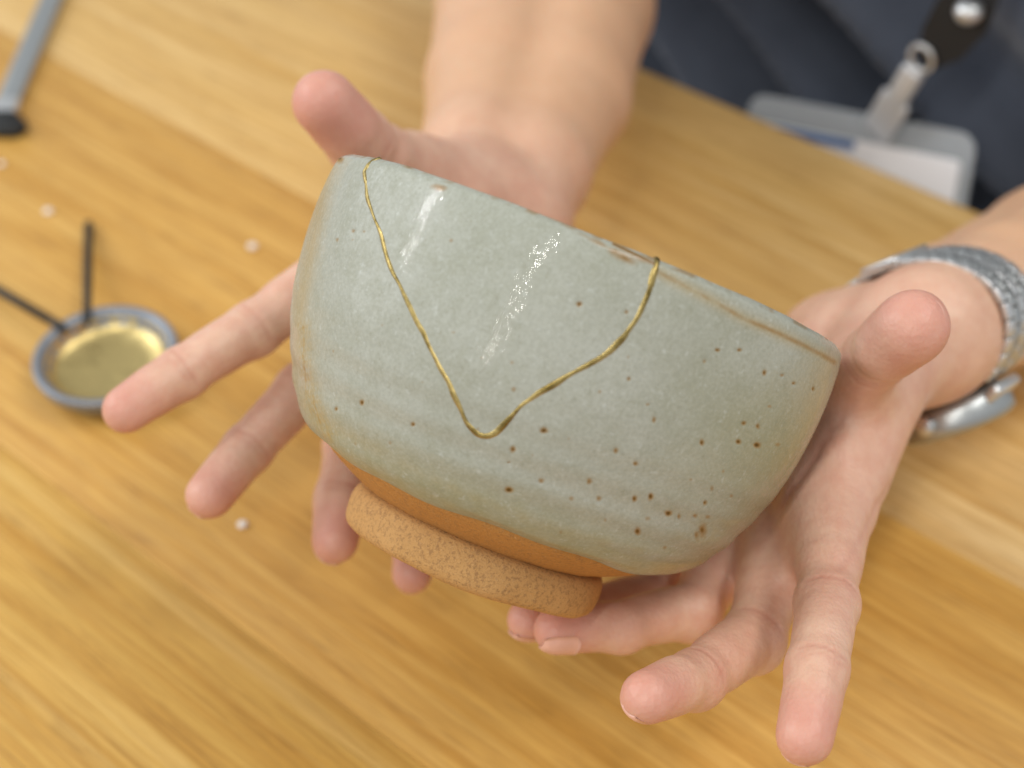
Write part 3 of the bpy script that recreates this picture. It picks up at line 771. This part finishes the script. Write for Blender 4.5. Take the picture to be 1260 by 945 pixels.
link_mesh('clasp', bevel_box(0.013, 0.0024, 0.0200, 0.0007), M['steel'], watch, mm)
V, F = lathe([(0, -0.001), (0.0150, -0.001), (0.0164, 0.0002), (0.0170, 0.0020), (0.0172, 0.0036), (0.0172, 0.0050), (0.0171, 0.0074), (0.0155, 0.0086), (0.0146, 0.0086), (0.0144, 0.0080), (0, 0.0080)], 96)
V = [(x*(1+(0.008 if (q//11) % 2 and 0.0048 < z < 0.0076 else 0)), y*(1+(0.008 if (q//11) % 2 and 0.0048 < z < 0.0076 else 0)), z) for q, (x, y, z) in enumerate(V)]
cm = frame(np.array([0, back*RB, 0]), np.array([1., 0, 0]), np.array([0, 0, -back*1.0]), np.array([0, back*1., 0]))
case = mesh_obj('watch_case', V, F, M['steel_dark'], watch, True, cm)
V, F = lathe([(0, 0.0), (0.0141, 0.0), (0.0141, 0.0004), (0, 0.0004)], 48)
mesh_obj('dial', V, F, M['black'], case, True, Matrix.Translation((0, 0, 0.0082)))
V, F = lathe([(0, 0.0), (0.0026, 0.0), (0.0029, 0.0004), (0.0029, 0.0030), (0.0024, 0.0036), (0, 0.0036)], 20)
mesh_obj('crown', V, F, M['steel'], case, True, Matrix.Translation((0, -0.0166, 0.0030)) @ Matrix.Rotation(math.pi/2, 4, 'X'))
for sg in (-1, 1):
    link_mesh('lug', bevel_box(0.007, 0.0150, 0.0034, 0.0010), M['steel'], case, Matrix.Translation((sg*0.0165, 0, 0.0012)) @ Matrix.Rotation(sg*0.5, 4, 'Y'))

# ------------------------------------------------------------------ name badge on its lanyard clip
bn = EDGE+0.03
bcen = pixn(1062, 190, bn)
def on_shirt(px, py, n=bn): return pixn(px, py, n)
tl, tr = on_shirt(924, 114, bn+0.004), on_shirt(1203, 166, bn+0.004)
bx = unit(tr-tl); bz = unit(np.cross(bx, EN)); bz = bz if bz[2] > 0 else -bz; bz = unit(bz+0.33*EN); bz = unit(bz-(bz@bx)*bx); by = np.cross(bz, bx)
BWd = np.linalg.norm(tr-tl); BHt = 0.072
badge = empty('name_badge', frame((tl+tr)/2-bz*BHt/2, bx, by, bz))
tag(badge, 'clear vinyl badge holder with white card and silver clip hanging below the table edge', 'badge')
def round_rect(wd, ht, r, th, n=8):
    pts = []
    for cx, cy, a0 in ((wd/2-r, ht/2-r, 0), (-wd/2+r, ht/2-r, 90), (-wd/2+r, -ht/2+r, 180), (wd/2-r, -ht/2+r, 270)):
        for k in range(n+1):
            a = math.radians(a0+90*k/n); pts.append((cx+r*math.cos(a), cy+r*math.sin(a)))
    m = len(pts); V = [(x, -th/2, y) for x, y in pts]+[(x, th/2, y) for x, y in pts]
    F = [tuple(range(m)), tuple(range(2*m-1, m-1, -1))]+[(k, k+m, (k+1) % m+m, (k+1) % m) for k in range(m)]
    return V, F
sgn = -1 if by@EN > 0 else 1                                           # towards the table and the camera
V, F = round_rect(BWd, BHt, 0.008, 0.0012); mesh_obj('vinyl_sleeve', V, F, M['vinyl'], badge, False)
V, F = round_rect(BWd-0.010, BHt-0.020, 0.002, 0.0006)
mesh_obj('card', V, F, M['paper'], badge, False, Matrix.Translation((0, sgn*0.0012, -0.002)))
V, F = round_rect(BWd*0.42, 0.004, 0.0008, 0.0004)
mesh_obj('blue_stripe', V, F, M['blue'], badge, False, Matrix.Translation((-BWd*0.2, sgn*0.0018, BHt/2-0.0145)))
inv = np.array(badge.matrix_world.inverted())
def loc(P): return (inv@np.r_[P, 1])[:3]
c0, c1 = loc(on_shirt(1080, 160, bn-0.003)), loc(on_shirt(1130, 78, bn-0.006))
t = unit(c1-c0); fy = np.array([0, sgn*1., 0]); fx = unit(np.cross(fy, t)); fy = np.cross(t, fx)
Lc = np.linalg.norm(c1-c0)
link_mesh('clip_plate', bevel_box(0.015, 0.0035, Lc*0.55, 0.0015, 3), M['clip'], badge, frame(c0+t*Lc*0.22, fx, fy, t))
link_mesh('clip_jaw', bevel_box(0.010, 0.006, Lc*0.55, 0.002, 3), M['clip'], badge, frame(c0+t*Lc*0.66, fx, fy, t))
ringp = [c1+0.0055*(math.cos(a)*fx+math.sin(a)*t)+t*0.003 for a in np.linspace(0, 2*math.pi, 24)]
V, F = tube(ringp, [0.0011]*24, 10); mesh_obj('clip_ring', V, F, M['steel'], badge)
lany = empty('lanyard', Matrix.Translation(on_shirt(1170, 55, bn-0.004)))
tag(lany, 'black lanyard strap with steel swivel above the badge clip', 'lanyard')
o0 = np.array(lany.location)
lp = [on_shirt(x, y, bn-0.004-k*0.001)-o0 for k, (x, y) in enumerate([(1138, 78), (1160, 52), (1182, 22), (1200, -10), (1225, -60), (1250, -120), (1290, -210)])]
Vv, Ff = [], []
for k, p in enumerate(lp):
    t = unit(lp[min(k+1, len(lp)-1)]-lp[max(k-1, 0)]); s = unit(np.cross(t, -EN)); wd = [0.004, 0.010, 0.0115, 0.0095, 0.0085, 0.0085, 0.0085][k]
    for a, b in ((-1, -1), (1, -1), (1, 1), (-1, 1)): Vv.append(p+s*wd*a+EN*0.0012*b)
for k in range(len(lp)-1):
    for q in range(4): Ff.append((k*4+q, k*4+(q+1) % 4, k*4+4+(q+1) % 4, k*4+4+q))
Ff += [(0, 3, 2, 1), tuple(range(len(Vv)-4, len(Vv)))]
mesh_obj('strap', Vv, Ff, M['strap'], lany, False)
sw = on_shirt(1192, 14, bn-0.012)-o0
V, F = lathe([(0, 0.004), (0.004, 0.0035), (0.0055, 0.001), (0.0055, -0.001), (0.004, -0.0035), (0, -0.004)], 20)
mesh_obj('swivel', V, F, M['steel'], lany, True, Matrix.Translation(sw))

# ------------------------------------------------------------------ small things on the table
dc = pixz(131, 440, 0.009); dc[2] = 0.0
dish = empty('metal_dish', Matrix.Translation(dc))
tag(dish, 'small round grey metal dish with gold powder inside', 'dish')
V, F = lathe([(0, 0.0008), (0.016, 0.0008), (0.0215, 0.0022), (0.0248, 0.0066), (0.0256, 0.0100), (0.0254, 0.0112), (0.0245, 0.0116), (0.0226, 0.0110), (0.0218, 0.0098), (0.0190, 0.0045), (0.015, 0.0030), (0, 0.0028)], 72)
mesh_obj('pan', V, F, M['pewter'], dish)
V, F = lathe([(0.0214, 0.0092), (0.0202, 0.0066), (0.0176, 0.0046), (0.013, 0.0038), (0.006, 0.0036), (0, 0.0035)], 72)
V = [(x, y, z+0.0002*math.sin(x*900)*math.cos(y*800)) for x, y, z in V]
mesh_obj('gold_lining', V, F, M['brass'], dish)
def stick(label, p0, p1):
    e = empty('thin_stick', Matrix.Translation(p1))
    tag(e, label, 'stick')
    a, b = p0-p1, np.zeros(3); t = unit(b-a); L = np.linalg.norm(b-a)
    V, F = tube([a, a+t*0.001, a+t*L*0.5, b-t*0.010], [0.0012, 0.0017, 0.0017, 0.0015], 14); mesh_obj('handle', V, F, M['black'], e)
    V, F = tube([b-t*0.0105, b-t*0.006, b], [0.0015, 0.0017, 0.0007], 12); mesh_obj('tip', V, F, M['rubber'], e)
stick('short thin black stick leaning on the dish rim, pointing away from the bowl', pixz(109, 274, 0.0018), pixz(107, 400, 0.0128))
stick('long thin black stick leaning on the dish rim beside the short one', pixz(-70, 318, 0.0018), pixz(84, 407, 0.0128))
# flat steel tool with a black end
ta, tb = pixz(100, -90, 0.003), pixz(8, 128, 0.003)
t = unit(tb-ta); s = unit(np.cross(np.array([0, 0, 1.]), t)); L = np.linalg.norm(tb-ta)
tool = empty('steel_tool', frame((ta+tb)/2*[1, 1, 0], t, s, np.array([0, 0, 1.])))
tag(tool, 'flat steel hand tool with a black tip lying on the table', 'tool')
link_mesh('blade_bar', bevel_box(L, 0.0105, 0.004, 0.001), M['steel_dark'], tool, Matrix.Translation((0, 0, 0.0022)))
link_mesh('collar', bevel_box(0.012, 0.0115, 0.005, 0.0012), M['steel'], tool, Matrix.Translation((L/2+0.003, 0, 0.0026)))
bm = bmesh.new()
w2 = 0.0055; pr = [(0.0, -w2), (0.0, w2), (0.010, w2+0.008), (0.016, w2+0.004), (0.014, -w2-0.006)]
bot = [bm.verts.new((x+L/2+0.007, y, 0.0004)) for x, y in pr]; top = [bm.verts.new((x+L/2+0.007, y, 0.0052)) for x, y in pr]
bm.faces.new(top); bm.faces.new(bot[::-1])
for k in range(5): bm.faces.new((bot[k], bot[(k+1) % 5], top[(k+1) % 5], top[k]))
bmesh.ops.recalc_face_normals(bm, faces=bm.faces); bmesh.ops.bevel(bm, geom=list(bm.edges), offset=0.0008, segments=2, affect='EDGES')
me = bpy.data.meshes.new('tip'); bm.to_mesh(me); bm.free(); link_mesh('tip', me, M['rubber'], tool)
for (x, y, r, lab) in ((60, 262, 0.0019, 'white crumb on the table beside the end of the short black stick'), (311, 305, 0.0019, 'white crumb on the table between dish and bowl rim'), (299, 647, 0.0017, 'white crumb on the table below the fingertips'), (2, 203, 0.0015, 'white crumb on the table beside the tool tip')):
    bm = bmesh.new(); bmesh.ops.create_icosphere(bm, subdivisions=2, radius=r)
    for v in bm.verts:
        v.co *= 1+0.25*mnoise.noise(v.co*600+Vector((x, y, 0))); v.co.z *= 0.55
    me = bpy.data.meshes.new('white_crumb'); bm.to_mesh(me); bm.free()
    o = link_mesh('white_crumb', me, M['white']); p = pixz(x, y); o.location = (p[0], p[1], r*0.5)
    tag(o, lab, 'crumb', 'white crumbs scattered on the table')
